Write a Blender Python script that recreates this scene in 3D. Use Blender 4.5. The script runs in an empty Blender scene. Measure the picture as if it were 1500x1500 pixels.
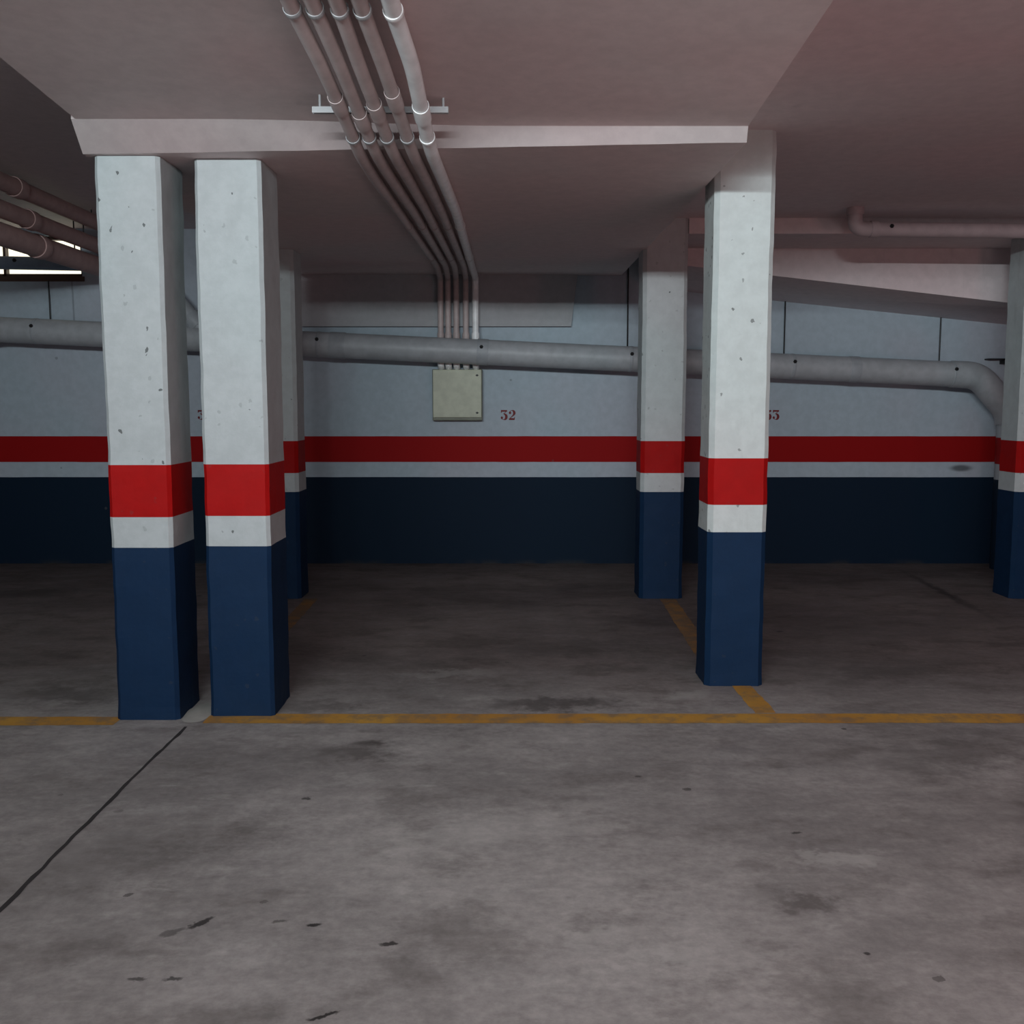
import bpy, bmesh, math, random
from mathutils import Vector, Matrix, noise as mnoise

random.seed(7)
scene = bpy.context.scene
COL = scene.collection
PI = math.pi

# ------------------------------------------------------------------ materials
def srgb(r, g, b):
    def f(c):
        c /= 255.0
        return c / 12.92 if c <= 0.04045 else ((c + 0.055) / 1.055) ** 2.4
    return (f(r), f(g), f(b), 1.0)

class NT:
    """small helper around one node tree"""
    def __init__(self, name):
        self.m = bpy.data.materials.new(name)
        self.m.use_nodes = True
        self.t = self.m.node_tree
        self.t.nodes.clear()
        self.out = self.n('ShaderNodeOutputMaterial')
        self.b = self.n('ShaderNodeBsdfPrincipled')
        self.l(self.b.outputs[0], self.out.inputs[0])
        self.tc = self.n('ShaderNodeTexCoord')
        self.geo = self.n('ShaderNodeNewGeometry')
        self.pos = self.geo.outputs['Position']
    def n(self, kind, **kw):
        x = self.t.nodes.new(kind)
        for k, v in kw.items():
            setattr(x, k, v)
        return x
    def l(self, a, b):
        self.t.links.new(a, b)
    def put(self, sock, v):
        if hasattr(v, 'is_output'):
            self.l(v, sock)
        else:
            sock.default_value = v
    def math(self, op, a, b=0.0, c=None, clamp=False):
        x = self.n('ShaderNodeMath', operation=op, use_clamp=clamp)
        self.put(x.inputs[0], a); self.put(x.inputs[1], b)
        if c is not None: self.put(x.inputs[2], c)
        return x.outputs[0]
    def vmath(self, op, a, b=(0, 0, 0)):
        x = self.n('ShaderNodeVectorMath', operation=op)
        self.put(x.inputs[0], a); self.put(x.inputs[1], b)
        return x
    def noise(self, scale, detail=3.0, rough=0.55, vec=None, stretch=None):
        v = vec if vec is not None else self.pos
        if stretch:
            v = self.vmath('MULTIPLY', v, stretch).outputs[0]
        x = self.n('ShaderNodeTexNoise')
        x.inputs['Scale'].default_value = scale
        x.inputs['Detail'].default_value = detail
        x.inputs['Roughness'].default_value = rough
        self.l(v, x.inputs['Vector'])
        return x
    def ramp(self, v, a, b, lo=0.0, hi=1.0):
        x = self.n('ShaderNodeMapRange', interpolation_type='SMOOTHSTEP')
        self.put(x.inputs['Value'], v)
        x.inputs['From Min'].default_value = a; x.inputs['From Max'].default_value = b
        x.inputs['To Min'].default_value = lo; x.inputs['To Max'].default_value = hi
        return x.outputs[0]
    def mix(self, fac, a, b, mode='MIX'):
        x = self.n('ShaderNodeMix', data_type='RGBA', blend_type=mode)
        self.put(x.inputs[0], fac); self.put(x.inputs[6], a); self.put(x.inputs[7], b)
        return x.outputs[2]
    def sep(self, v=None):
        x = self.n('ShaderNodeSeparateXYZ')
        self.l(v if v is not None else self.pos, x.inputs[0])
        return x.outputs
    def bump(self, h, strength, dist=0.01):
        x = self.n('ShaderNodeBump')
        x.inputs['Strength'].default_value = strength
        x.inputs['Distance'].default_value = dist
        self.l(h, x.inputs['Height'])
        self.l(x.outputs[0], self.b.inputs['Normal'])
    def done(self, col, rough=0.6, spec=0.4):
        self.put(self.b.inputs['Base Color'], col)
        self.put(self.b.inputs['Roughness'], rough)
        self.b.inputs['Specular IOR Level'].default_value = spec
        return self.m

def tinted(k, col, pink=0.5):
    """large soft colour drift and fine mottling of old paint"""
    big = k.noise(0.55, 2.0)
    warm = k.ramp(big.outputs['Fac'], 0.42, 0.6)
    tint = k.mix(warm, (0.955, 1.0, 0.985, 1), (1.0, 0.955 + 0.03 * (1 - pink), 0.96, 1))
    c = k.mix(1.0, col, tint, 'MULTIPLY')
    fine = k.noise(14.0, 5.0, 0.65)
    sh = k.ramp(fine.outputs['Fac'], 0.3, 0.72, 0.93, 1.03)
    c = k.mix(1.0, c, sh, 'MULTIPLY')
    return c, fine

def paint(name, rgb, rough=0.6, pits=True, pit_scale=20.0, pit_amt=0.8, spec=0.35, chips=None):
    k = NT(name)
    c, fine = tinted(k, srgb(*rgb))
    h = fine.outputs['Fac']
    if pits:
        warp = k.noise(30.0, 2.0)
        v = k.n('ShaderNodeTexVoronoi')
        v.inputs['Scale'].default_value = pit_scale
        p = k.vmath('ADD', k.pos, k.vmath('MULTIPLY', warp.outputs['Color'], (0.03, 0.03, 0.05)).outputs[0]).outputs[0]
        k.l(p, v.inputs['Vector'])
        rnd = k.sep(v.outputs['Color'])
        size = k.ramp(rnd[0], 0.5, 1.0, 0.0, 0.19)
        pit = k.math('LESS_THAN', v.outputs['Distance'], size)
        soft = k.math('MULTIPLY', pit, k.ramp(rnd[1], 0.0, 1.0, 0.2, pit_amt))
        c = k.mix(soft, c, srgb(70, 72, 72))
    # scuffs and faint vertical dirt streaks
    st = k.noise(5.0, 4.0, 0.6, stretch=(1.6, 1.6, 0.22))
    dirt = k.ramp(st.outputs['Fac'], 0.6, 0.82, 0.0, 0.22)
    c = k.mix(dirt, c, srgb(120, 118, 114) if max(rgb) > 180 else srgb(*[int(x * 0.7) for x in rgb]))
    k.bump(h, 0.25, 0.006)
    return k.done(c, rough, spec)

M = {}
M['pillar_white'] = paint('pillar_white_paint', (202, 207, 207), spec=0.2)
M['pillar_white_dim'] = paint('dimmed_pillar_white_paint', (180, 188, 190), spec=0.2)  # greyer copy of the white, weaker light on the twin pillars set by colour
M['pillar_white_mid'] = paint('grey_pillar_white_paint', (190, 195, 197), spec=0.2)
M['pillar_red'] = paint('pillar_red_paint', (166, 16, 16), rough=0.6, pits=True, pit_amt=0.10, spec=0.12)
M['pillar_blue'] = paint('pillar_blue_paint', (20, 45, 74), rough=0.6, pits=True, pit_amt=0.2, spec=0.12)

def ceiling_mat():
    k = NT('ceiling_plaster')
    c, fine = tinted(k, srgb(222, 206, 206))
    # shallow trowel ripples across the plaster
    rp = k.noise(1.1, 2.0, 0.4, stretch=(0.7, 1.7, 1.0))
    k.bump(k.math('ADD', rp.outputs['Fac'], k.math('MULTIPLY', fine.outputs['Fac'], 0.03)), 0.16, 0.03)
    return k.done(c, 0.65, 0.3)
M['ceiling'] = ceiling_mat()
M['lip'] = paint('dimmed_slab_edge_paint', (172, 160, 160), pits=False, spec=0.1)  # shade put into the colour: darker than the ceiling, tones down the lit edge
M['downstand'] = paint('downstand_plaster', (176, 174, 178), pits=False, spec=0.1)
M['ceiling_dark'] = paint('ceiling_side_paint', (222, 206, 208), pits=False)

def wall_mat(name, joints):
    k = NT(name)
    x, y, z = k.sep()
    wav = k.noise(3.0, 2.0)
    zz = k.math('ADD', z, k.math('MULTIPLY', k.math('SUBTRACT', wav.outputs['Fac'], 0.5), 0.006))
    white, fine = tinted(k, srgb(180, 191, 202))
    c = k.mix(k.math('LESS_THAN', zz, 1.197), white, srgb(150, 14, 16))
    c = k.mix(k.math('LESS_THAN', zz, 0.957), c, white)
    c = k.mix(k.math('LESS_THAN', zz, 0.816), c, srgb(16, 34, 52))
    # hairline panel joints in the upper part of the wall
    jn = k.noise(1.6, 3.0)
    xx = k.math('ADD', x, k.math('MULTIPLY', k.math('SUBTRACT', jn.outputs['Fac'], 0.5), 0.05))
    up = k.math('GREATER_THAN', z, 2.2)
    for j in joints:
        d = k.math('ABSOLUTE', k.math('SUBTRACT', xx, j))
        c = k.mix(k.math('MULTIPLY', k.ramp(d, 0.004, 0.012, 0.35, 0.0), up), c, srgb(58, 56, 60))
    # small marks
    v = k.n('ShaderNodeTexVoronoi'); v.inputs['Scale'].default_value = 5.0
    k.l(k.pos, v.inputs['Vector'])
    rnd = k.sep(v.outputs['Color'])
    pit = k.math('LESS_THAN', v.outputs['Distance'], k.ramp(rnd[0], 0.75, 1.0, 0.0, 0.07))
    c = k.mix(k.math('MULTIPLY', pit, 0.4), c, srgb(90, 90, 92))
    # grime just above the floor line, and a smudge by the corner pillar
    gr = k.math('MULTIPLY', k.ramp(z, 0.0, 0.05, 1.0, 0.0), k.ramp(wav.outputs['Fac'], 0.45, 0.6))
    c = k.mix(k.math('MULTIPLY', gr, 0.5), c, srgb(60, 58, 56))
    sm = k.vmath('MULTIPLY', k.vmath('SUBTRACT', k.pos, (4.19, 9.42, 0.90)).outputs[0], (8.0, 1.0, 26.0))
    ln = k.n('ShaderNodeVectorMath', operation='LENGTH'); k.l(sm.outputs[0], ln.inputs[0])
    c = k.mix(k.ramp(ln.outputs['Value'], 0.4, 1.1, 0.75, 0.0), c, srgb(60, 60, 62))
    k.bump(fine.outputs['Fac'], 0.2, 0.006)
    return k.done(c, 0.65, 0.12)
M['wall_back'] = wall_mat('banded_wall_paint', [-4.03])
M['wall_plain'] = wall_mat('banded_side_wall_paint', [])

def floor_mat():
    k = NT('worn_concrete')
    big = k.noise(0.55, 5.0, 0.6, stretch=(0.7, 1.0, 1.0))
    mid = k.noise(2.6, 8.0, 0.68, stretch=(0.75, 1.2, 1.0))
    fin = k.noise(28.0, 4.0, 0.7)
    c = k.mix(k.ramp(big.outputs['Fac'], 0.36, 0.62), srgb(140, 136, 134), srgb(172, 168, 165))
    c = k.mix(k.ramp(mid.outputs['Fac'], 0.36, 0.5, 0.55, 0.0), c, srgb(120, 115, 112))
    c = k.mix(k.ramp(mid.outputs['Fac'], 0.55, 0.74, 0.0, 0.5), c, srgb(194, 192, 188))
    blot = k.noise(8.0, 7.0, 0.7, stretch=(0.8, 1.15, 1.0))
    c = k.mix(1.0, c, k.ramp(blot.outputs['Fac'], 0.3, 0.7, 0.86, 1.13), 'MULTIPLY')
    c = k.mix(1.0, c, k.ramp(fin.outputs['Fac'], 0.25, 0.75, 0.86, 1.12), 'MULTIPLY')
    scr = k.noise(3.4, 6.0, 0.75, stretch=(0.6, 2.4, 1.0))
    c = k.mix(k.ramp(scr.outputs['Fac'], 0.60, 0.72, 0.0, 0.35), c, srgb(196, 194, 190))
    dv = k.n('ShaderNodeTexVoronoi'); dv.inputs['Scale'].default_value = 7.0
    k.l(k.vmath('ADD', k.pos, k.vmath('MULTIPLY', fin.outputs['Color'], (0.05, 0.03, 0.0)).outputs[0]).outputs[0], dv.inputs['Vector'])
    dr = k.sep(dv.outputs['Color'])
    dot = k.math('LESS_THAN', dv.outputs['Distance'], k.ramp(dr[0], 0.72, 1.0, 0.0, 0.11))
    c = k.mix(k.math('MULTIPLY', dot, k.ramp(dr[1], 0.0, 1.0, 0.15, 0.7)), c, srgb(58, 54, 52))
    # the parking bays are darker than the driving lane
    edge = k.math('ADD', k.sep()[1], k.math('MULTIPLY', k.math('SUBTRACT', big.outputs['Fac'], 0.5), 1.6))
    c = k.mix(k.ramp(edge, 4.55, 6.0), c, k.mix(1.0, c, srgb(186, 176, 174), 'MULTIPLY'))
    warp = k.noise(7.0, 4.0, 0.7)
    fwarp = k.noise(22.0, 3.0, 0.7)
    off = k.vmath('SUBTRACT', warp.outputs['Color'], (0.5, 0.5, 0.5)).outputs[0]
    off2 = k.vmath('SUBTRACT', fwarp.outputs['Color'], (0.5, 0.5, 0.5)).outputs[0]
    # (x, y, half length, half width, turn, colour, strength, warp)
    D, L_, O = srgb(34, 32, 31), srgb(190, 188, 184), srgb(74, 68, 65)
    marks = [(-0.463, 2.343, .055, .012, .35, D, .9, .03), (-0.343, 2.678, .03, .012, .2, D, .85, .03),
             (-0.902, 2.79, .055, .016, .9, D, .85, .03), (-0.97, 2.74, .05, .018, .6, D, .5, .03),
             (-0.782, 3.718, .03, .016, -.6, D, .75, .04), (-0.573, 2.778, .028, .010, .1, D, .9, .02),
             (-0.676, 2.798, .03, .012, .2, D, .55, .03), (-0.983, 2.5, .03, .013, .2, D, .7, .03),
             (-0.887, 2.506, .035, .010, .1, D, .7, .03), (0.973, 2.625, .012, .010, 0, D, .8, .01),
             (1.0, 3.409, .03, .012, .1, D, .7, .03), (0.51, 3.95, .02, .012, 0, D, .6, .02), (-0.62, 4.35, .09, .05, .1, O, .8, .15),
             (-0.682, 4.22, .20, .13, .2, O, .6, .3), (0.241, 4.955, .42, .14, .05, O, .75, .4),
             (0.45, 6.1, .6, .22, .1, O, .5, .5), (-0.4, 5.5, .4, .1, .1, L_, .3, .4), (-0.95, 4.9, .3, .1, .1, O, .45, .3),
             (1.124, 3.186, .14, .05, .15, L_, .55, .22), (1.02, 3.22, .16, .03, .1, L_, .4, .2),
             (0.884, 2.899, .14, .05, -.5, O, .55, .2), (0.422, 2.632, .12, .05, -.2, L_, .45, .2), (0.25, 2.72, .12, .04, .5, L_, .35, .2),
             (1.771, 6.563, .03, .025, 0, D, .9, .03), (0.9, 6.9, .5, .18, -.2, O, .5, .4), (2.1, 5.6, .7, .25, .3, O, .4, .5),
             (0.561, 8.188, .5, .2, .2, O, .5, .4), (3.45, 8.0, 1.1, .05, 1.5, D, .6, .1),
             (-3.948, 7.889, .7, .25, .2, O, .7, .3), (-2.3, 5.1, .5, .18, .1, O, .6, .4), (1.9, 4.2, .5, .2, .4, O, .45, .4),
             (2.2, 3.7, .5, .25, .3, O, .35, .5), (-1.2, 3.3, .5, .25, .6, O, .3, .5), (-0.2, 3.4, .5, .14, .3, L_, .25, .4), (0.9, 5.1, .16, .09, .5, L_, .55, .15)]
    for (x, y, a, b, r, col, s, w) in marks:
        base = off if a > 0.08 else off2
        sc = k.vmath('SCALE', base); sc.inputs['Scale'].default_value = w * 1.6
        p = k.vmath('ADD', k.pos, sc.outputs[0]).outputs[0]
        mp = k.n('ShaderNodeMapping', vector_type='TEXTURE')
        mp.inputs['Location'].default_value = (x, y, 0)
        mp.inputs['Rotation'].default_value = (0, 0, r)
        mp.inputs['Scale'].default_value = (a, b, 50.0)
        k.l(p, mp.inputs['Vector'])
        ln = k.n('ShaderNodeVectorMath', operation='LENGTH')
        k.l(mp.outputs[0], ln.inputs[0])
        hard = a < 0.08
        f = k.ramp(ln.outputs['Value'], 0.5 if hard else 0.15, 1.0 if hard else 1.25, s, 0.0)
        c = k.mix(f, c, col)
    rough = k.ramp(mid.outputs['Fac'], 0.3, 0.7, 0.62, 0.42)
    k.bump(k.math('ADD', mid.outputs['Fac'], k.math('MULTIPLY', fin.outputs['Fac'], 0.2)), 0.18, 0.01)
    return k.done(c, rough, 0.2)
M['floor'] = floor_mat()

def line_mat():
    k = NT('worn_yellow_line_paint')
    w = k.noise(9.0, 5.0, 0.7)
    w2 = k.noise(1.1, 2.0)
    c = k.mix(k.ramp(w2.outputs['Fac'], 0.35, 0.65), srgb(190, 136, 60), srgb(206, 158, 68))
    c = k.mix(k.ramp(w.outputs['Fac'], 0.42, 0.68, 0.0, 0.75), c, srgb(134, 118, 98))
    return k.done(c, 0.6, 0.3)
M['line'] = line_mat()
def worn_line_mat():
    k = NT('heavily_worn_yellow_line_paint')
    w = k.noise(7.0, 5.0, 0.7)
    c = k.mix(k.ramp(w.outputs['Fac'], 0.36, 0.62, 0.25, 0.9), srgb(170, 122, 62), srgb(112, 98, 84))
    return k.done(c, 0.65, 0.2)
M['line_worn'] = worn_line_mat()

def simple(name, rgb, rough=0.5, spec=0.4, metal=0.0, var=0.08, scale=12.0):
    k = NT(name)
    n = k.noise(scale, 3.0)
    sh = k.ramp(n.outputs['Fac'], 0.3, 0.7, 1 - var, 1 + var)
    c = k.mix(1.0, srgb(*rgb), sh, 'MULTIPLY')
    k.b.inputs['Metallic'].default_value = metal
    return k.done(c, rough, spec)
M['conduit'] = simple('pinkish_grey_conduit_plastic', (190, 176, 174), 0.45)
M['conduit_white'] = simple('white_conduit_plastic', (246, 248, 248), 0.32)
M['pvc'] = simple('grey_drain_pipe_plastic', (168, 172, 176), 0.45)
M['pvc_collar'] = simple('grey_drain_collar_plastic', (160, 165, 170), 0.5)
M['pvc_pink'] = simple('dull_ceiling_pipe_plastic', (178, 162, 164), 0.5)
M['pvc_left'] = simple('dusty_brown_pipe_plastic', (180, 150, 146), 0.55)
M['pvc_blue'] = simple('blue_grey_pipe_plastic', (118, 134, 150), 0.45)
M['steel'] = simple('galvanised_steel', (170, 172, 174), 0.5, metal=0.0)
M['black'] = simple('black_bolt_head', (26, 26, 28), 0.5)
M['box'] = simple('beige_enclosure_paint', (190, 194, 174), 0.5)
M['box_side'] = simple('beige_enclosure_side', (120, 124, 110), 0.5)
M['ink'] = simple('dark_red_stencil_paint', (112, 16, 22), 0.6)
M['brown'] = simple('brown_window_frame', (78, 56, 46), 0.5)
M['joint'] = simple('dark_joint_filler', (52, 50, 50), 0.9)
M['curb'] = simple('pale_cement_patch', (168, 166, 160), 0.8)

def glass_mat():
    k = NT('window_glass')
    tr = k.n('ShaderNodeBsdfTransparent')
    gl = k.n('ShaderNodeBsdfGlossy'); gl.inputs['Roughness'].default_value = 0.05
    mx = k.n('ShaderNodeMixShader'); mx.inputs[0].default_value = 0.06
    n = k.noise(4.0, 2.0)
    k.l(k.mix(n.outputs['Fac'], (0.93, 0.95, 0.95, 1), (1, 1, 1, 1)), tr.inputs['Color'])
    k.l(tr.outputs[0], mx.inputs[1]); k.l(gl.outputs[0], mx.inputs[2])
    k.l(mx.outputs[0], k.out.inputs[0])
    return k.m
M['glass'] = glass_mat()

def banded_pipe():
    k = NT('banded_downpipe_paint')
    x, y, z = k.sep()
    n = k.noise(6.0, 3.0)
    white = k.mix(1.0, srgb(176, 183, 188), k.ramp(n.outputs['Fac'], .3, .7, .92, 1.05), 'MULTIPLY')
    c = k.mix(k.math('LESS_THAN', z, 1.195), white, srgb(150, 14, 16))
    c = k.mix(k.math('LESS_THAN', z, 0.957), c, white)
    c = k.mix(k.math('LESS_THAN', z, 0.816), c, srgb(16, 34, 52))
    return k.done(c, 0.5, 0.4)
M['downpipe'] = banded_pipe()

# ------------------------------------------------------------------ object helpers
def link_mesh(name, bm, mat, parent=None, smooth=False):
    bmesh.ops.recalc_face_normals(bm, faces=bm.faces)
    me = bpy.data.meshes.new(name)
    bm.to_mesh(me); bm.free()
    if smooth:
        me.shade_smooth()
        me.set_sharp_from_angle(angle=math.radians(40))
    me.materials.append(mat)
    o = bpy.data.objects.new(name, me)
    COL.objects.link(o)
    if parent is not None:
        o.parent = parent
        o.matrix_parent_inverse = Matrix.Translation(-Vector(parent.location))
    return o

def empty(name, loc, label, cat, group=None):
    o = bpy.data.objects.new(name, None)
    o.empty_display_size = 0.1
    o.location = loc
    COL.objects.link(o)
    return tag(o, label, cat, group)

def tag(o, label, cat, group=None, kind='thing'):
    o['label'] = label; o['category'] = cat; o['kind'] = kind
    if group: o['group'] = group
    return o

def structure(o, label=None, cat=None):
    o['kind'] = 'structure'
    if label: o['label'] = label; o['category'] = cat
    return o

def box(bm, x0, x1, y0, y1, z0, z1):
    vs = [bm.verts.new(p) for p in ((x0, y0, z0), (x1, y0, z0), (x1, y1, z0), (x0, y1, z0),
                                    (x0, y0, z1), (x1, y0, z1), (x1, y1, z1), (x0, y1, z1))]
    for f in ((3, 2, 1, 0), (4, 5, 6, 7), (0, 1, 5, 4), (1, 2, 6, 5), (2, 3, 7, 6), (3, 0, 4, 7)):
        bm.faces.new([vs[i] for i in f])
    return vs

def hexa(bm, pts):
    """8 points: bottom quad then top quad"""
    vs = [bm.verts.new(p) for p in pts]
    for f in ((3, 2, 1, 0), (4, 5, 6, 7), (0, 1, 5, 4), (1, 2, 6, 5), (2, 3, 7, 6), (3, 0, 4, 7)):
        bm.faces.new([vs[i] for i in f])

def bevel(bm, w, seg=2):
    bmesh.ops.bevel(bm, geom=list(bm.edges), offset=w, segments=seg, affect='EDGES', profile=0.6)

def fillet(pts, r, n=6):
    pts = [Vector(p) for p in pts]
    out = [pts[0]]
    for i in range(1, len(pts) - 1):
        a, b, c = pts[i - 1], pts[i], pts[i + 1]
        u, v = (a - b), (c - b)
        ru = min(r, u.length * 0.48, v.length * 0.48)
        p0, p1 = b + u.normalized() * ru, b + v.normalized() * ru
        for k in range(n + 1):
            t = k / n
            out.append(p0 * (1 - t) ** 2 + b * 2 * t * (1 - t) + p1 * t * t)
    out.append(pts[-1])
    return out

def tube(bm, pts, r, seg=20, cap=True):
    pts = [Vector(p) for p in pts]
    rings = []
    nrm = None
    for i, p in enumerate(pts):
        a = pts[max(i - 1, 0)]; b = pts[min(i + 1, len(pts) - 1)]
        t = (b - a).normalized()
        if nrm is None:
            ref = Vector((0, 0, 1)) if abs(t.z) < 0.9 else Vector((1, 0, 0))
            nrm = t.cross(ref).normalized()
        else:
            nrm = (nrm - t * nrm.dot(t)).normalized()
        bn = t.cross(nrm)
        rings.append([bm.verts.new(p + (nrm * math.cos(2 * PI * k / seg) + bn * math.sin(2 * PI * k / seg)) * r) for k in range(seg)])
    for r0, r1 in zip(rings, rings[1:]):
        for k in range(seg):
            bm.faces.new((r0[k], r0[(k + 1) % seg], r1[(k + 1) % seg], r1[k]))
    if cap:
        bm.faces.new(rings[0][::-1]); bm.faces.new(rings[-1])

def pipe_mesh(name, pts, r, mat, parent=None, seg=20):
    bm = bmesh.new(); tube(bm, pts, r, seg)
    return link_mesh(name, bm, mat, parent, smooth=True)

def collar(name, p, d, r, length, mat, parent):
    """short thicker sleeve round a pipe with rounded lips"""
    p, d = Vector(p), Vector(d).normalized()
    bm = bmesh.new()
    h = length / 2
    seg = 24
    ref = Vector((0, 0, 1)) if abs(d.z) < 0.9 else Vector((1, 0, 0))
    u = d.cross(ref).normalized(); v = d.cross(u)
    prof = [(-h, r * 0.9), (-h, r * 0.985), (-h * 0.86, r), (h * 0.86, r), (h, r * 0.985), (h, r * 0.9)]
    rings = [[bm.verts.new(p + d * s + (u * math.cos(2 * PI * k / seg) + v * math.sin(2 * PI * k / seg)) * q) for k in range(seg)] for s, q in prof]
    for a, b in zip(rings, rings[1:] + rings[:1]):
        for k in range(seg):
            bm.faces.new((a[k], a[(k + 1) % seg], b[(k + 1) % seg], b[k]))
    return link_mesh(name, bm, mat, parent, smooth=True)

def bolt(name, p, d, r, length, mat, parent):
    """hexagonal bolt head"""
    p, d = Vector(p), Vector(d).normalized()
    bm = bmesh.new()
    tube(bm, [p, p + d * length * 0.75, p + d * length], r, 6)
    for vtx in list(bm.verts)[-6:]:
        c = p + d * length
        vtx.co = c + (vtx.co - c) * 0.8
    return link_mesh(name, bm, mat, parent)

# ------------------------------------------------------------------ setting
YW = 9.42
bm = bmesh.new()
nx, ny = 60, 60
box(bm, -7.5, 7.5, -5.0, YW + 0.2, -0.2, 0.0)
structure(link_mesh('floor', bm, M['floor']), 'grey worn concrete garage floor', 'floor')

# saw-cut joint, running away from the viewer between the twin pillars
bm = bmesh.new()
rows = []
yy = 0.2
while yy < 4.60:
    cx = -1.515 + (random.random() - 0.5) * 0.006 + 0.012 * math.sin(yy * 1.3)
    w = 0.006 + random.random() * 0.004
    rows.append((bm.verts.new((cx - w, yy, 0.0012)), bm.verts.new((cx + w, yy, 0.0012))))
    yy += 0.06
for a, b in zip(rows, rows[1:]):
    bm.faces.new((a[0], a[1], b[1], b[0]))
structure(link_mesh('trim_1', bm, M['joint']), 'dark joint line in the concrete floor', 'floor joint')

# back wall with the high window opening
WX0, WX1, WZ0, WZ1 = -6.6, -3.93, 2.655, 3.02
bm = bmesh.new()
box(bm, -7.5, 7.5, YW, YW + 0.2, 0.0, WZ0)
box(bm, -7.5, WX0, YW, YW + 0.2, WZ0, WZ1)
box(bm, WX1, 7.5, YW, YW + 0.2, WZ0, WZ1)
box(bm, -7.5, 7.5, YW, YW + 0.2, WZ1, 3.4)
structure(link_mesh('wall_back', bm, M['wall_back']), 'white garage wall with red stripe and dark blue lower band', 'wall')
for nm, x0, x1, y0, y1 in (('wall_left', -7.7, -7.5, -5.2, YW + 0.2), ('wall_right', 7.5, 7.7, -5.2, YW + 0.2), ('wall_front', -7.5, 7.5, -5.2, -5.0)):
    bm = bmesh.new(); box(bm, x0, x1, y0, y1, 0.0, 3.6)
    structure(link_mesh(nm, bm, M['wall_plain']))

# plaster panel fixed to the wall under the middle slab, right end raked
bm = bmesh.new()
hexa(bm, [(-1.97, 9.355, 2.200), (0.54, 9.355, 2.200), (0.54, YW, 2.205), (-1.97, YW, 2.205),
          (-1.97, 9.355, 2.70), (0.60, 9.355, 2.70), (0.60, YW, 2.70), (-1.97, YW, 2.70)])
structure(link_mesh('trim_2', bm, M['downstand']), 'plaster downstand on the wall under the middle slab', 'wall panel')

# high window
win = bpy.data.objects.new('window_1', None); win.location = (-5.2, YW + 0.08, 2.84); COL.objects.link(win)
structure(win, 'high narrow strip window glowing with daylight', 'window')
bm = bmesh.new()
fy0, fy1 = YW + 0.05, YW + 0.11
box(bm, WX0, WX1, fy0, fy1, WZ0, WZ0 + 0.03); box(bm, WX0, WX1, fy0, fy1, WZ1 - 0.03, WZ1)
box(bm, WX0, WX0 + .03, fy0, fy1, WZ0, WZ1); box(bm, WX1 - .03, WX1, fy0, fy1, WZ0, WZ1)
box(bm, WX0, WX1, fy0, fy1, 2.735, 2.748)
for x in (-6.0, -5.3, -4.66):
    box(bm, x - .012, x + .012, fy0, fy1, WZ0, WZ1)
link_mesh('window_frame', bm, M['brown'], win)
bm = bmesh.new(); box(bm, WX0, WX1, fy0 + .025, fy0 + .031, WZ0, WZ1)
link_mesh('pane', bm, M['glass'], win)
bm = bmesh.new(); box(bm, WX0 - .03, WX1 + .02, YW - 0.012, YW + 0.05, WZ0 - 0.045, WZ0)
link_mesh('sill', bm, M['brown'], win)

# ceilings: near slab (rising towards the viewer), middle slab, left bay, right bay, hall behind
def grid_slab(name, xs, ys, zf, ztop, mat):
    bm = bmesh.new()
    bot = [[bm.verts.new((x, y, zf(x, y))) for x in xs] for y in ys]
    top = [[bm.verts.new((x, y, ztop)) for x in xs] for y in ys]
    for j in range(len(ys) - 1):
        for i in range(len(xs) - 1):
            bm.faces.new((bot[j][i], bot[j + 1][i], bot[j + 1][i + 1], bot[j][i + 1]))
            bm.faces.new((top[j][i], top[j][i + 1], top[j + 1][i + 1], top[j + 1][i]))
    for i in range(len(xs) - 1):
        bm.faces.new((bot[0][i], bot[0][i + 1], top[0][i + 1], top[0][i]))
        bm.faces.new((bot[-1][i + 1], bot[-1][i], top[-1][i], top[-1][i + 1]))
    for j in range(len(ys) - 1):
        bm.faces.new((bot[j + 1][0], bot[j][0], top[j][0], top[j + 1][0]))
        bm.faces.new((bot[j][-1], bot[j + 1][-1], top[j + 1][-1], top[j][-1]))
    return link_mesh(name, bm, mat)

def lip_y(x):                       # front edge of the middle slab, slightly askew
    t = (x + 1.92) / 2.92
    return 4.665 + (4.45 - 4.665) * t

def near_z(x, y):
    t = (x + 1.9) / 2.9
    return 2.735 + (2.662 - 2.735) * t + (4.5 - y) * 0.072
def frange(a, b, n): return [a + (b - a) * i / (n - 1) for i in range(n)]
# middle slab
xs = frange(-1.92, 1.0, 25)
def lip_s(x):
    t = max(0.0, min(1.0, (0.0 - x) / 1.3)); return 0.025 + 0.085 * t * t * (3 - 2 * t)
bm = bmesh.new()
ts = frange(0, 1, 40)
def soff_z(x, y): return 2.606 + 0.012 * (y - 4.5)
bot = []
for t in ts:
    row = []
    for x in xs:
        y = lip_y(x) + (YW - lip_y(x)) * t
        jz = 0.004 * mnoise.noise(Vector((x * 3.1, y * 2.0, 0))) if t == 0 else 0.0
        row.append(bm.verts.new((x, y, soff_z(x, y) + jz)))
    bot.append(row)
lipt = [bm.verts.new((v.co.x, v.co.y - lip_s(v.co.x), near_z(v.co.x, v.co.y - lip_s(v.co.x)) + 0.001)) for v in bot[0]]
top = [[bm.verts.new((v.co.x, v.co.y, 3.4)) for v in r] for r in (bot[0], bot[-1])]
for j in range(len(bot) - 1):
    for i in range(len(xs) - 1):
        bm.faces.new((bot[j][i], bot[j + 1][i], bot[j + 1][i + 1], bot[j][i + 1]))
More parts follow.
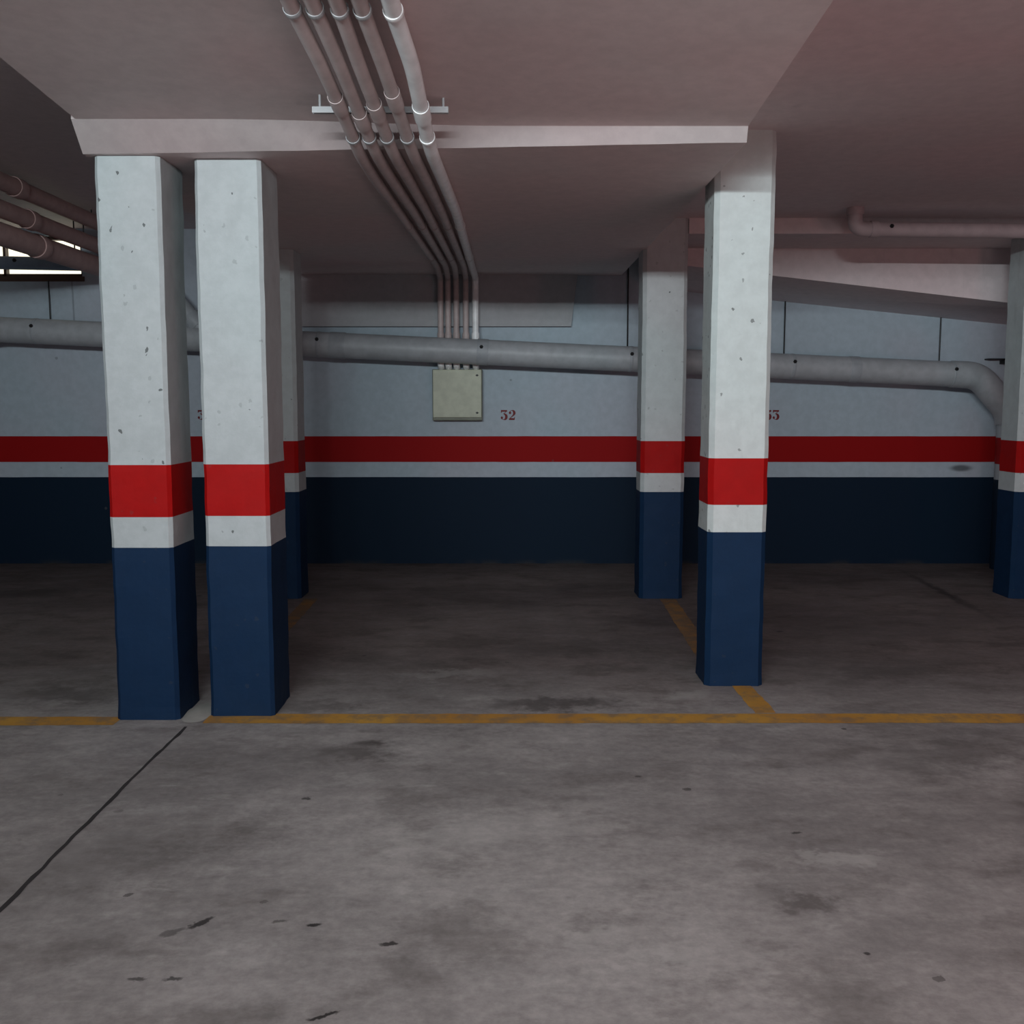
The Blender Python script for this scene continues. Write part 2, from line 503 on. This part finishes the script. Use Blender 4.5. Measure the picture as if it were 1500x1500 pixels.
for i in range(len(xs) - 1):
    bm.faces.new((bot[0][i], bot[0][i + 1], lipt[i + 1], lipt[i]))
    bm.faces.new((lipt[i], lipt[i + 1], top[0][i + 1], top[0][i]))
    bm.faces.new((bot[-1][i + 1], bot[-1][i], top[1][i], top[1][i + 1]))
bm.faces.new([r[0] for r in bot] + [top[1][0], top[0][0], lipt[0]])
bm.faces.new([r[-1] for r in bot][::-1] + [lipt[-1], top[0][-1], top[1][-1]])
bm.normal_update()
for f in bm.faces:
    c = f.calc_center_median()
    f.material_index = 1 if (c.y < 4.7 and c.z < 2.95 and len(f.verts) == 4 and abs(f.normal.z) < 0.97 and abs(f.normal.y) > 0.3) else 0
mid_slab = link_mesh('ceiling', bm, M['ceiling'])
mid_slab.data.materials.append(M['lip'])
structure(mid_slab, 'lower middle ceiling slab between the rows of pillars', 'ceiling')
near = grid_slab('ceiling_slab', frange(-1.9, 1.0, 16), frange(-1.8, 4.47, 30), near_z, 3.4, M['ceiling'])
# stretch its far edge to the skewed lip
for v in near.data.vertices:
    if v.co.y > 4.4:
        v.co.y = lip_y(v.co.x) - lip_s(v.co.x) + 0.004
        if v.co.z < 3.3: v.co.z = near_z(v.co.x, v.co.y)
structure(near, 'upper ceiling slab above the driving lane', 'ceiling')
bm = bmesh.new(); box(bm, 1.0, 7.5, -1.8, YW, 2.87, 3.4)
structure(link_mesh('ceiling_slab', bm, M['ceiling_dark']), 'darker ceiling over the right-hand bays', 'ceiling')
bm = bmesh.new(); box(bm, -7.5, -1.92, -1.8, YW, 3.08, 3.4)
structure(link_mesh('ceiling_slab', bm, M['ceiling_dark']), 'dark raised ceiling over the left-hand bays', 'ceiling')
bm = bmesh.new(); box(bm, -7.5, 7.5, -5.0, -1.8, 3.25, 3.6)
structure(link_mesh('ceiling_slab', bm, M['ceiling']), 'high ceiling behind the viewer', 'ceiling')
# cross beam and sloping ramp underside beyond the right pillars
bm = bmesh.new(); box(bm, 1.318, 7.5, 7.70, 8.44, 2.757, 2.87)
structure(link_mesh('ceiling_beam', bm, M['ceiling_dark']), 'shallow cross beam over the right bay', 'beam')
bm = bmesh.new()
hexa(bm, [(1.2, 8.42, 2.645), (4.75, 8.42, 2.245), (4.75, YW, 2.20), (1.2, YW, 2.56),
          (1.2, 8.42, 2.87), (4.75, 8.42, 2.87), (4.75, YW, 2.87), (1.2, YW, 2.87)])
structure(link_mesh('ceiling_beam', bm, M['ceiling_dark']), 'sloping dark underside of the ramp over the right bay', 'ramp')

# ------------------------------------------------------------------ painted pillars
def pillar_seg(bm, x0, x1, y0, y1, z0, z1, ch, seed, flare=0.0):
    """chamfered column segment with slightly irregular edges"""
    per = []
    def side(a, b, n):
        for i in range(n):
            t = i / n
            per.append((a[0] + (b[0] - a[0]) * t, a[1] + (b[1] - a[1]) * t))
    c = ch
    side((x0 + c, y0), (x1 - c, y0), 5); side((x1 - c, y0), (x1, y0 + c), 1)
    side((x1, y0 + c), (x1, y1 - c), 5); side((x1, y1 - c), (x1 - c, y1), 1)
    side((x1 - c, y1), (x0 + c, y1), 5); side((x0 + c, y1), (x0, y1 - c), 1)
    side((x0, y1 - c), (x0, y0 + c), 5); side((x0, y0 + c), (x0 + c, y0), 1)
    n = max(2, int((z1 - z0) / 0.03))
    rings = []
    cx, cy = (x0 + x1) / 2, (y0 + y1) / 2
    for k in range(n + 1):
        z = z0 + (z1 - z0) * k / n
        ring = []
        for (x, y) in per:
            d = 0.0035 * mnoise.noise(Vector((x * 7 + seed * 3.7, y * 7, z * 9))) + 0.004 * mnoise.noise(Vector((x * 2 + seed, y * 2, z * 1.7)))
            f = 1.0 + d / 0.16
            if flare and z < 0.06:
                f += flare * (0.06 - z) / 0.06 * (0.5 + mnoise.noise(Vector((x * 9, y * 9, seed))))
            ring.append(bm.verts.new((cx + (x - cx) * f, cy + (y - cy) * f, z)))
        rings.append(ring)
    m = len(per)
    for a, b in zip(rings, rings[1:]):
        for i in range(m):
            bm.faces.new((a[i], a[(i + 1) % m], b[(i + 1) % m], b[i]))
    bm.faces.new(rings[0][::-1]); bm.faces.new(rings[-1])

def pillar(x0, x1, y0, y1, ztop, ch, seed, label):
    wh = 'pillar_white' if seed == 3 else ('pillar_white_dim' if seed < 3 else 'pillar_white_mid')
    t = empty('painted_pillar', ((x0 + x1) / 2, (y0 + y1) / 2, 0), label, 'pillar', 'banded concrete pillars of the garage')
    for nm, a, b, mat, fl, lb in (('blue_base', 0.0, 0.828, 'pillar_blue', 0.03, 'dark blue painted foot'),
                                  ('white_band', 0.828, 0.972, wh, 0, 'narrow white painted band'),
                                  ('red_band', 0.972, 1.216, 'pillar_red', 0, 'bright red painted band'),
                                  ('upper_shaft', 1.216, ztop, wh, 0, 'white painted upper shaft')):
        bm = bmesh.new()
        pillar_seg(bm, x0, x1, y0, y1, a, b, ch, seed, fl)
        o = link_mesh(nm, bm, M[mat], t)
        o['label'] = lb
    return t

pillar(-1.882, -1.588, 4.685, 5.02, 2.606, 0.017, 1, 'left one of the twin front pillars, white with red band and blue foot')
pillar(-1.453, -1.146, 4.74, 5.09, 2.609, 0.017, 2, 'right one of the twin front pillars, white with red band and blue foot')
pillar(1.030, 1.338, 5.264, 5.56, 2.87, 0.026, 3, 'single front pillar on the right, standing at the yellow line corner')
pillar(-1.95, -1.632, 7.692, 8.0, 2.644, 0.026, 4, 'rear pillar half hidden behind the twin front pillars')
pillar(0.982, 1.316, 7.692, 8.0, 2.87, 0.028, 5, 'rear pillar just left of the single front pillar, beside number 32 bay')
pillar(3.85, 4.17, 7.692, 8.0, 2.757, 0.028, 6, 'rear pillar cut off by the right edge, beside the drain pipe elbow')

# cement patch between the twin pillars
bm = bmesh.new()
n = 28
ring = [bm.verts.new((-1.52 + 0.075 * math.cos(2 * PI * i / n) * (1 + .1 * math.sin(5 * i)), 4.80 + 0.16 * math.sin(2 * PI * i / n), 0.0005)) for i in range(n)]
ring2 = [bm.verts.new((-1.52 + 0.045 * math.cos(2 * PI * i / n), 4.82 + 0.10 * math.sin(2 * PI * i / n), 0.010)) for i in range(n)]
for i in range(n):
    bm.faces.new((ring[i], ring[(i + 1) % n], ring2[(i + 1) % n], ring2[i]))
bm.faces.new(ring2)
tag(link_mesh('cement_patch', bm, M['curb'], smooth=True), 'small pale cement patch on the floor between the twin pillars', 'cement patch')

# ------------------------------------------------------------------ yellow lines
def strip(name, pts, w, label, group=None, mat='line'):
    """flat painted strip with slightly ragged edges"""
    bm = bmesh.new()
    a, b = Vector(pts[0]), Vector(pts[1])
    d = (b - a); L = d.length; d.normalize(); nrm = Vector((-d.y, d.x, 0))
    n = max(4, int(L / 0.05))
    prev = None
    for i in range(n + 1):
        p = a + d * (L * i / n)
        j0, j1 = (random.random() - .5) * .008, (random.random() - .5) * .008
        cur = (bm.verts.new((p + nrm * (w / 2 + j0)).to_tuple()), bm.verts.new((p - nrm * (w / 2 + j1)).to_tuple()))
        if prev: bm.faces.new((prev[0], prev[1], cur[1], cur[0]))
        prev = cur
    for v in bm.verts: v.co.z = 0.0016
    return tag(link_mesh(name, bm, M[mat]), label, 'parking line', group)
strip('parking_line', [(-7.4, 4.66, 0), (-1.87, 4.665, 0)], 0.13, 'yellow floor line running left from the twin front pillars', 'yellow bay markings')
strip('parking_line', [(-1.46, 4.70, 0), (7.4, 4.715, 0)], 0.145, 'long yellow floor line running right from the twin front pillars', 'yellow bay markings')
strip('parking_line', [(1.236, 4.79, 0), (1.225, 5.27, 0)], 0.105, 'short yellow floor line joining the single front pillar to the long line', 'yellow bay markings')
strip('parking_line', [(1.15, 5.57, 0), (1.20, 7.685, 0)], 0.12, 'worn yellow floor line between the single front pillar and rear pillar', 'yellow bay markings', 'line_worn')
strip('parking_line', [(-1.50, 5.10, 0), (-1.55, 7.69, 0)], 0.10, 'faint yellow floor line leading from the twin pillars to the rear', 'yellow bay markings', 'line_worn')

# ------------------------------------------------------------------ conduits
zs_off = 0.036
names = ['leftmost', 'second from left', 'middle', 'fourth from left', 'white']
px = [  # (y, x per conduit)
    (0.6, [-0.705, -0.628, -0.545, -0.482, -0.398]),
    (2.7, [-0.700, -0.626, -0.546, -0.479, -0.386]),
    (3.355, [-0.697, -0.625, -0.547, -0.475, -0.377]),
    (3.72, [-0.674, -0.608, -0.540, -0.456, -0.353]),
    (4.29, [-0.660, -0.594, -0.521, -0.437, -0.353]),
    (4.98, [-0.660, -0.582, -0.500, -0.415, -0.337]),
    (5.906, [-0.646, -0.560, -0.486, -0.401, -0.319]),
    (8.35, [-0.612, -0.540, -0.466, -0.391, -0.330]),
    (9.262, [-0.645, -0.577, -0.503, -0.417, -0.330])]
clabel = ['leftmost thin conduit of the ceiling bundle, pinkish grey', 'second conduit from the left in the ceiling bundle, pinkish grey',
          'middle conduit of the five in the ceiling bundle, pinkish grey', 'pinkish grey conduit next to the white one in the ceiling bundle',
          'rightmost conduit of the ceiling bundle, bright white near the viewer']
def cond_z(x, y):
    if y < 3.5: return near_z(x, y) - zs_off - 0.004
    if y < 4.4: return 2.688 + (2.606 - 2.688) * (y - 3.72) / 0.57
    return soff_z(x, y) - zs_off
cond_pts = []
for c in range(5):
    pts = []
    for (y, xs_) in px[:-1]:
        pts.append((xs_[c], y, cond_z(xs_[c], y)))
    pts.insert(5, (px[4][1][c] * .6 + px[5][1][c] * .4, 4.52, 2.574))
    x_end = px[-1][1][c]
    pts.append((x_end, 9.262, soff_z(0, 9.2) - zs_off))
    pts.append((x_end, 9.262, 1.8745))
    cond_pts.append(pts)
    r = 0.029 if c == 4 else 0.0255
    mat = M['conduit_white'] if c == 4 else M['conduit']
    t = empty('electrical_conduit', pts[3], clabel[c], 'conduit', 'five conduits on the ceiling')
    pipe_mesh('tube', fillet(pts, 0.10, 5), r, mat, t, 18)
    # sleeve couplings and saddle clips
    def along(y):
        for a, b in zip(pts, pts[1:]):
            if a[1] <= y <= b[1] and b[1] > a[1]:
                u = (y - a[1]) / (b[1] - a[1])
                return Vector(a).lerp(Vector(b), u), Vector(b) - Vector(a)
    ycoup = [4.02, 4.16, 4.08, 3.98, 4.10][c]
    p, d = along(ycoup)
    collar('coupling', p, d, r + 0.005, 0.12, mat, t)
    for yc in (3.36, 4.34):
        p, d = along(yc)
        collar('clip', p, d, r + 0.0045, 0.022, M['steel'] if c != 4 else M['conduit_white'], t)
    for yc in (6.4, 7.9):
        p, d = along(yc)
        collar('clip', p, d, r + 0.004, 0.022, mat, t)
    collar('coupling', (x_end, 9.262, 2.10), (0, 0, 1), r + 0.006, 0.07, mat, t)

def rail(y, x0, x1, label):
    bm = bmesh.new()
    zz = 2.665
    for xs2 in (x0 + .03, x1 - .02):
        tube(bm, [(xs2, y, zz + .012), (xs2, y, near_z(xs2, y) + .004)], 0.005, 8)
    # open steel channel: base and two lips
    box(bm, x0, x1, y - 0.011, y + 0.011, zz - 0.004, zz + 0.016)
    box(bm, x0, x1, y - 0.011, y - 0.008, zz - 0.008, zz - 0.004)
    box(bm, x0, x1, y + 0.008, y + 0.011, zz - 0.008, zz - 0.004)
    tag(link_mesh('support_rail', bm, M['steel']), label, 'rail')
rail(4.20, -0.80, -0.255, 'thin steel support rail crossing the ceiling conduits near the slab edge')

# ------------------------------------------------------------------ junction box
bx = empty('junction_box', (-0.50, YW - 0.06, 1.35), 'square beige electrical junction box on the wall under the conduits', 'electrical box')
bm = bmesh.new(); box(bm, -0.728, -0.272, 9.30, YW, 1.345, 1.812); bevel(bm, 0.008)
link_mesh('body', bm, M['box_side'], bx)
bm = bmesh.new(); box(bm, -0.722, -0.279, 9.278, 9.300, 1.372, 1.806); bevel(bm, 0.007)
lid = link_mesh('lid', bm, M['box'], bx)
for z in (1.415, 1.755):
    bm = bmesh.new(); tube(bm, [(-0.318, 9.279, z), (-0.318, 9.274, z)], 0.010, 12); box(bm, -0.332, -0.304, 9.2735, 9.2745, z - .003, z + .003)
    link_mesh('lock', bm, M['black'], lid)
for c in range(5):
    xg = px[-1][1][c]
    bm = bmesh.new(); tube(bm, [(xg, 9.345, 1.812), (xg, 9.325, 1.826), (xg, 9.285, 1.842), (xg, 9.262, 1.856), (xg, 9.262, 1.871)], 0.030, 16)
    link_mesh('cable_gland', bm, M['conduit_white'], bx, smooth=True)

# ------------------------------------------------------------------ long drain pipe
def PZ(x): return 2.155 - 0.0462 * (x + 4.58)
YP, RP = 9.12, 0.112
dp = empty('drain_pipe', (0, YP, PZ(0)), 'long thick grey drain pipe sloping along the back wall', 'pipe')
pipe_mesh('main_run', [(-7.4, YP, PZ(-7.4)), (-4.0, YP, PZ(-4.0)), (0, YP, PZ(0)), (3.97, YP, PZ(3.97))], RP, M['pvc'], dp, 32)
pts = fillet([(3.93, YP, PZ(3.93)), (4.17, YP, PZ(4.17)), (4.47, YP, PZ(4.17) - 0.33), (4.47, YP, 1.2)], 0.11, 8)
pipe_mesh('elbow', pts[:-1] , RP + 0.008, M['pvc'], dp, 32)
pipe_mesh('downpipe', [(4.47, YP, 1.46), (4.47, YP, 0.8), (4.47, YP, 0.0)], RP - 0.01, M['downpipe'], dp, 28)
dirp = (1, 0, -0.0462)
for x, L in ((-4.75, 0.34), (-1.55, 0.14), (-0.26, 0.10), (3.05, 0.09)):
    collar('coupling', (x, YP, PZ(x)), dirp, RP + (0.012 if x < -4 else 0.005), L, M['pvc_collar'], dp)
for x in (-4.23, -1.72, -0.27, 1.06, 2.50, 3.93):
    cl = collar('hanger_clamp', (x, YP, PZ(x)), dirp, RP + 0.003, 0.03, M['pvc_collar'], dp)
    ang = math.radians(20)
    bolt('bolt', (x, YP - (RP) * math.cos(ang), PZ(x) + RP * math.sin(ang)), (0, -1, .35), 0.017, 0.016, M['black'], cl)
    ztop = {-4.23: 2.612, 1.06: 2.87, 2.50: 2.445, 3.93: 2.30}.get(x)
    if ztop:
        rod = bmesh.new(); tube(rod, [(x, YP + 0.272, PZ(x) - 0.02), (x, YP + 0.272, ztop)], 0.0065, 8)
        box(rod, x - .012, x + .012, YP + .08, YP + .275, PZ(x) - 0.03, PZ(x) - 0.018)
        link_mesh('hanger_rod', rod, M['black'], cl)
bm = bmesh.new(); box(bm, 4.36, 4.56, YW - 0.08, YW, 1.898, 1.91); box(bm, 4.50, 4.56, YP - .02, YW, 1.86, 1.895)
link_mesh('bracket', bm, M['black'], dp)

br = pipe_mesh('branch', fillet([(-3.30, 9.13, 3.08), (-3.30, 9.13, 2.78), (-2.72, 9.13, PZ(-2.72) + 0.03)], 0.1, 6), 0.075, M['pvc'], dp, 24)
collar('socket', (-2.83, 9.13, PZ(-2.72) + 0.16), (0.62, 0, -0.74), 0.088, 0.12, M['pvc_collar'], br)

# ------------------------------------------------------------------ ceiling pipes
up = empty('ceiling_pipe', (2.42, 7.3, 2.72), 'thin pipe dropping from the ceiling and running right above the ramp', 'pipe')
pipe_mesh('tube', fillet([(2.418, 7.3, 2.87), (2.418, 7.3, 2.723), (4.6, 7.3, 2.70), (7.4, 7.3, 2.66)], 0.095, 8), 0.052, M['pvc_pink'], up, 24)
collar('elbow_socket', (2.418, 7.3, 2.845), (0, 0, 1), 0.060, 0.05, M['pvc_pink'], up)
collar('elbow_socket', (2.55, 7.3, 2.7225), (1, 0, 0), 0.059, 0.05, M['pvc_pink'], up)
bolt('bolt', (2.66, 7.25, 2.735), (0, -1, 0.2), 0.015, 0.012, M['black'], up)

for (x, z, r, lab, y0) in ((-3.45, 2.992, 0.060, 'topmost brownish pipe under the dark left ceiling', 4.6),
                       (-3.52, 2.832, 0.062, 'middle brownish pipe of the three under the dark left ceiling', 4.6),
                       (-3.60, 2.685, 0.082, 'lowest and thickest brownish pipe crossing the bright window', 4.6)):
    t = empty('overhead_pipe', (x, 7.5, z), lab, 'pipe', 'overhead pipes in the left bay')
    pipe_mesh('tube', [(x, y0, z), (x, 7.5, z), (x, 9.40, z)], r, M['pvc_left'], t, 24)
    for y in (5.4 + (z - 2.6) * 2, 7.85 - (2.0 * (z - 2.685))):
        collar('coupling', (x, y, z), (0, 1, 0), r + 0.010, 0.11, M['pvc_left'], t)
    h = bmesh.new(); tube(h, [(x, 8.5, z + r), (x, 8.5, 3.08)], 0.006, 8)
    link_mesh('hanger_rod', h, M['black'], t)
hp = empty('cross_pipe', (-4.6, 9.25, 2.75), 'blue grey pipe running across the high window', 'pipe')
pipe_mesh('tube', [(-7.5, 9.22, 2.775), (-4.6, 9.22, 2.752), (-3.72, 9.22, 2.735)], 0.058, M['pvc_blue'], hp, 24)
bm = bmesh.new(); box(bm, -4.44, -4.40, 9.275, YW + 0.05, 2.755, 2.775); box(bm, -4.44, -4.40, 9.275, 9.285, 2.74, 2.79)
link_mesh('bracket', bm, M['steel'], hp)
bolt('bolt', (-4.42, 9.165, 2.765), (0, -1, .2), 0.018, 0.014, M['black'], hp)

# ------------------------------------------------------------------ stencilled numbers
def stroke(pts, ws, n=1):
    polys = []
    P = [Vector(p) for p in pts]
    L, R = [], []
    for i, p in enumerate(P):
        a = P[max(0, i - 1)]; b = P[min(len(P) - 1, i + 1)]
        d = (b - a).normalized(); nn = Vector((-d.y, d.x))
        L.append(p + nn * ws[i] / 2); R.append(p - nn * ws[i] / 2)
    for i in range(len(P) - 1):
        polys.append([L[i], R[i], R[i + 1], L[i + 1]])
    return polys
def arc(cx, cy, rx, ry, a0, a1, n):
    return [(cx + rx * math.cos(math.radians(a0 + (a1 - a0) * i / n)), cy + ry * math.sin(math.radians(a0 + (a1 - a0) * i / n))) for i in range(n + 1)]
def disc(cx, cy, r, n=16):
    return [[Vector((cx + r * math.cos(2 * PI * i / n), cy + r * math.sin(2 * PI * i / n))) for i in range(n)]]
def digit(ch):
    if ch == '3':
        out = stroke([(0.04, 0.91), (0.76, 0.91)], [0.17, 0.17])
        out += [[Vector((0.04, 0.99)), Vector((0.04, 0.72)), Vector((0.10, 0.72)), Vector((0.20, 0.88))]]
        out += stroke([(0.70, 0.90), (0.52, 0.74), (0.34, 0.60)], [0.07, 0.06, 0.06])
        A = arc(0.38, 0.31, 0.29, 0.28, 100, -150, 24)
        out += stroke(A, [0.05 + 0.25 * max(0, math.cos(math.radians(100 - 250 * i / 24))) ** 0.9 for i in range(25)])
        return out + disc(0.15, 0.22, 0.135)
    if ch == '2':
        A = arc(0.40, 0.70, 0.27, 0.25, 170, -25, 22)
        out = stroke(A, [0.05 + 0.24 * max(0, math.cos(math.radians(170 - 195 * i / 22))) for i in range(23)])
        out += disc(0.17, 0.72, 0.135)
        out += stroke([(0.66, 0.60), (0.52, 0.44), (0.28, 0.27), (0.08, 0.08)], [0.26, 0.13, 0.07, 0.07])
        out += stroke([(0.05, 0.06), (0.2, 0.10), (0.45, 0.09), (0.72, 0.09)], [0.12, 0.2, 0.19, 0.17])
        out += [[Vector((0.70, 0.02)), Vector((0.76, 0.30)), Vector((0.70, 0.30)), Vector((0.60, 0.12))]]
        return out
    out = stroke([(0.38, 0.02), (0.38, 0.98)], [0.22, 0.22])
    out += stroke([(0.14, 0.05), (0.62, 0.05)], [0.1, 0.1])
    return out + [[Vector((0.14, 0.78)), Vector((0.30, 0.86)), Vector((0.30, 0.99)), Vector((0.14, 0.86))]]
def bay_number(txt, x, z, h, label):
    bm = bmesh.new()
    k = 0
    for i, ch in enumerate(txt):
        for poly in digit(ch):
            vs = [bm.verts.new((x + (q.x + i * 0.92) * h * 0.87, YW - 0.0022 - 0.00004 * k, z + q.y * h)) for q in poly]
            k += 1
            bm.faces.new(vs)
    tag(link_mesh('bay_number', bm, M['ink']), label, 'number')
bay_number('32', -0.106, 1.348, 0.092, 'dark red stencilled number 32 on the wall beside the junction box')
bay_number('33', 2.345, 1.350, 0.090, 'dark stencilled number 33 on the wall, partly behind the single front pillar')
bay_number('31', -2.918, 1.350, 0.090, 'stencilled number almost wholly hidden behind the twin pillars')

# ------------------------------------------------------------------ light, world, camera
def area(name, loc, target, sx, sy, power, col):
    d = bpy.data.lights.new(name, 'AREA'); d.shape = 'RECTANGLE'; d.size = sx; d.size_y = sy
    d.energy = power; d.color = col
    o = bpy.data.objects.new(name, d); o.location = loc
    o.rotation_euler = (Vector(target) - Vector(loc)).to_track_quat('-Z', 'Y').to_euler()
    COL.objects.link(o); return o
la = area('lane_tube_light', (-1.1, -1.0, 2.89), (1.5, 6.0, 3.35), 3.5, 0.06, 78, (0.90, 1.0, 1.04))
lb = area('hall_fill_light', (-0.5, -4.5, 2.973), (-0.9, 6.0, 3.2), 4.6, 0.04, 100, (0.90, 1.0, 1.04))  # added unseen source, brightens the back wall between the pillars
lb.data.spread = math.radians(110)
la.data.spread = math.radians(106)
area('ceiling_fill_light', (2.6, 0.0, 0.35), (2.2, 1.2, 2.9), 1.6, 1.0, 26, (1.0, 0.80, 0.80))  # added pink fill aimed upwards to brighten the ceilings, no real fitting
d = bpy.data.lights.new('red_tail_light', 'POINT'); d.energy = 48; d.color = (1.0, 0.34, 0.32); d.shadow_soft_size = 0.25
o = bpy.data.objects.new('red_tail_light', d); o.location = (4.2, 0.6, 0.9); COL.objects.link(o)

w = bpy.data.worlds.new('daylight'); scene.world = w; w.use_nodes = True
bg = w.node_tree.nodes['Background']
bg.inputs[0].default_value = (1.0, 0.93, 0.74, 1); bg.inputs[1].default_value = 1.6

cam = bpy.data.cameras.new('camera'); cam.sensor_width = 36; cam.sensor_fit = 'HORIZONTAL'
cam.lens = 1480 / 1500 * 36; cam.clip_start = 0.05
co = bpy.data.objects.new('camera', cam); co.location = (0, 0, 1.5)
co.rotation_euler = (math.radians(90 - 6.13), 0, 0)
COL.objects.link(co); scene.camera = co

scene.view_settings.view_transform = 'Standard'
scene.view_settings.look = 'None'
scene.view_settings.exposure = 0.0
scene.cycles.use_denoising = True
scene.cycles.max_bounces = 8
scene.cycles.diffuse_bounces = 5
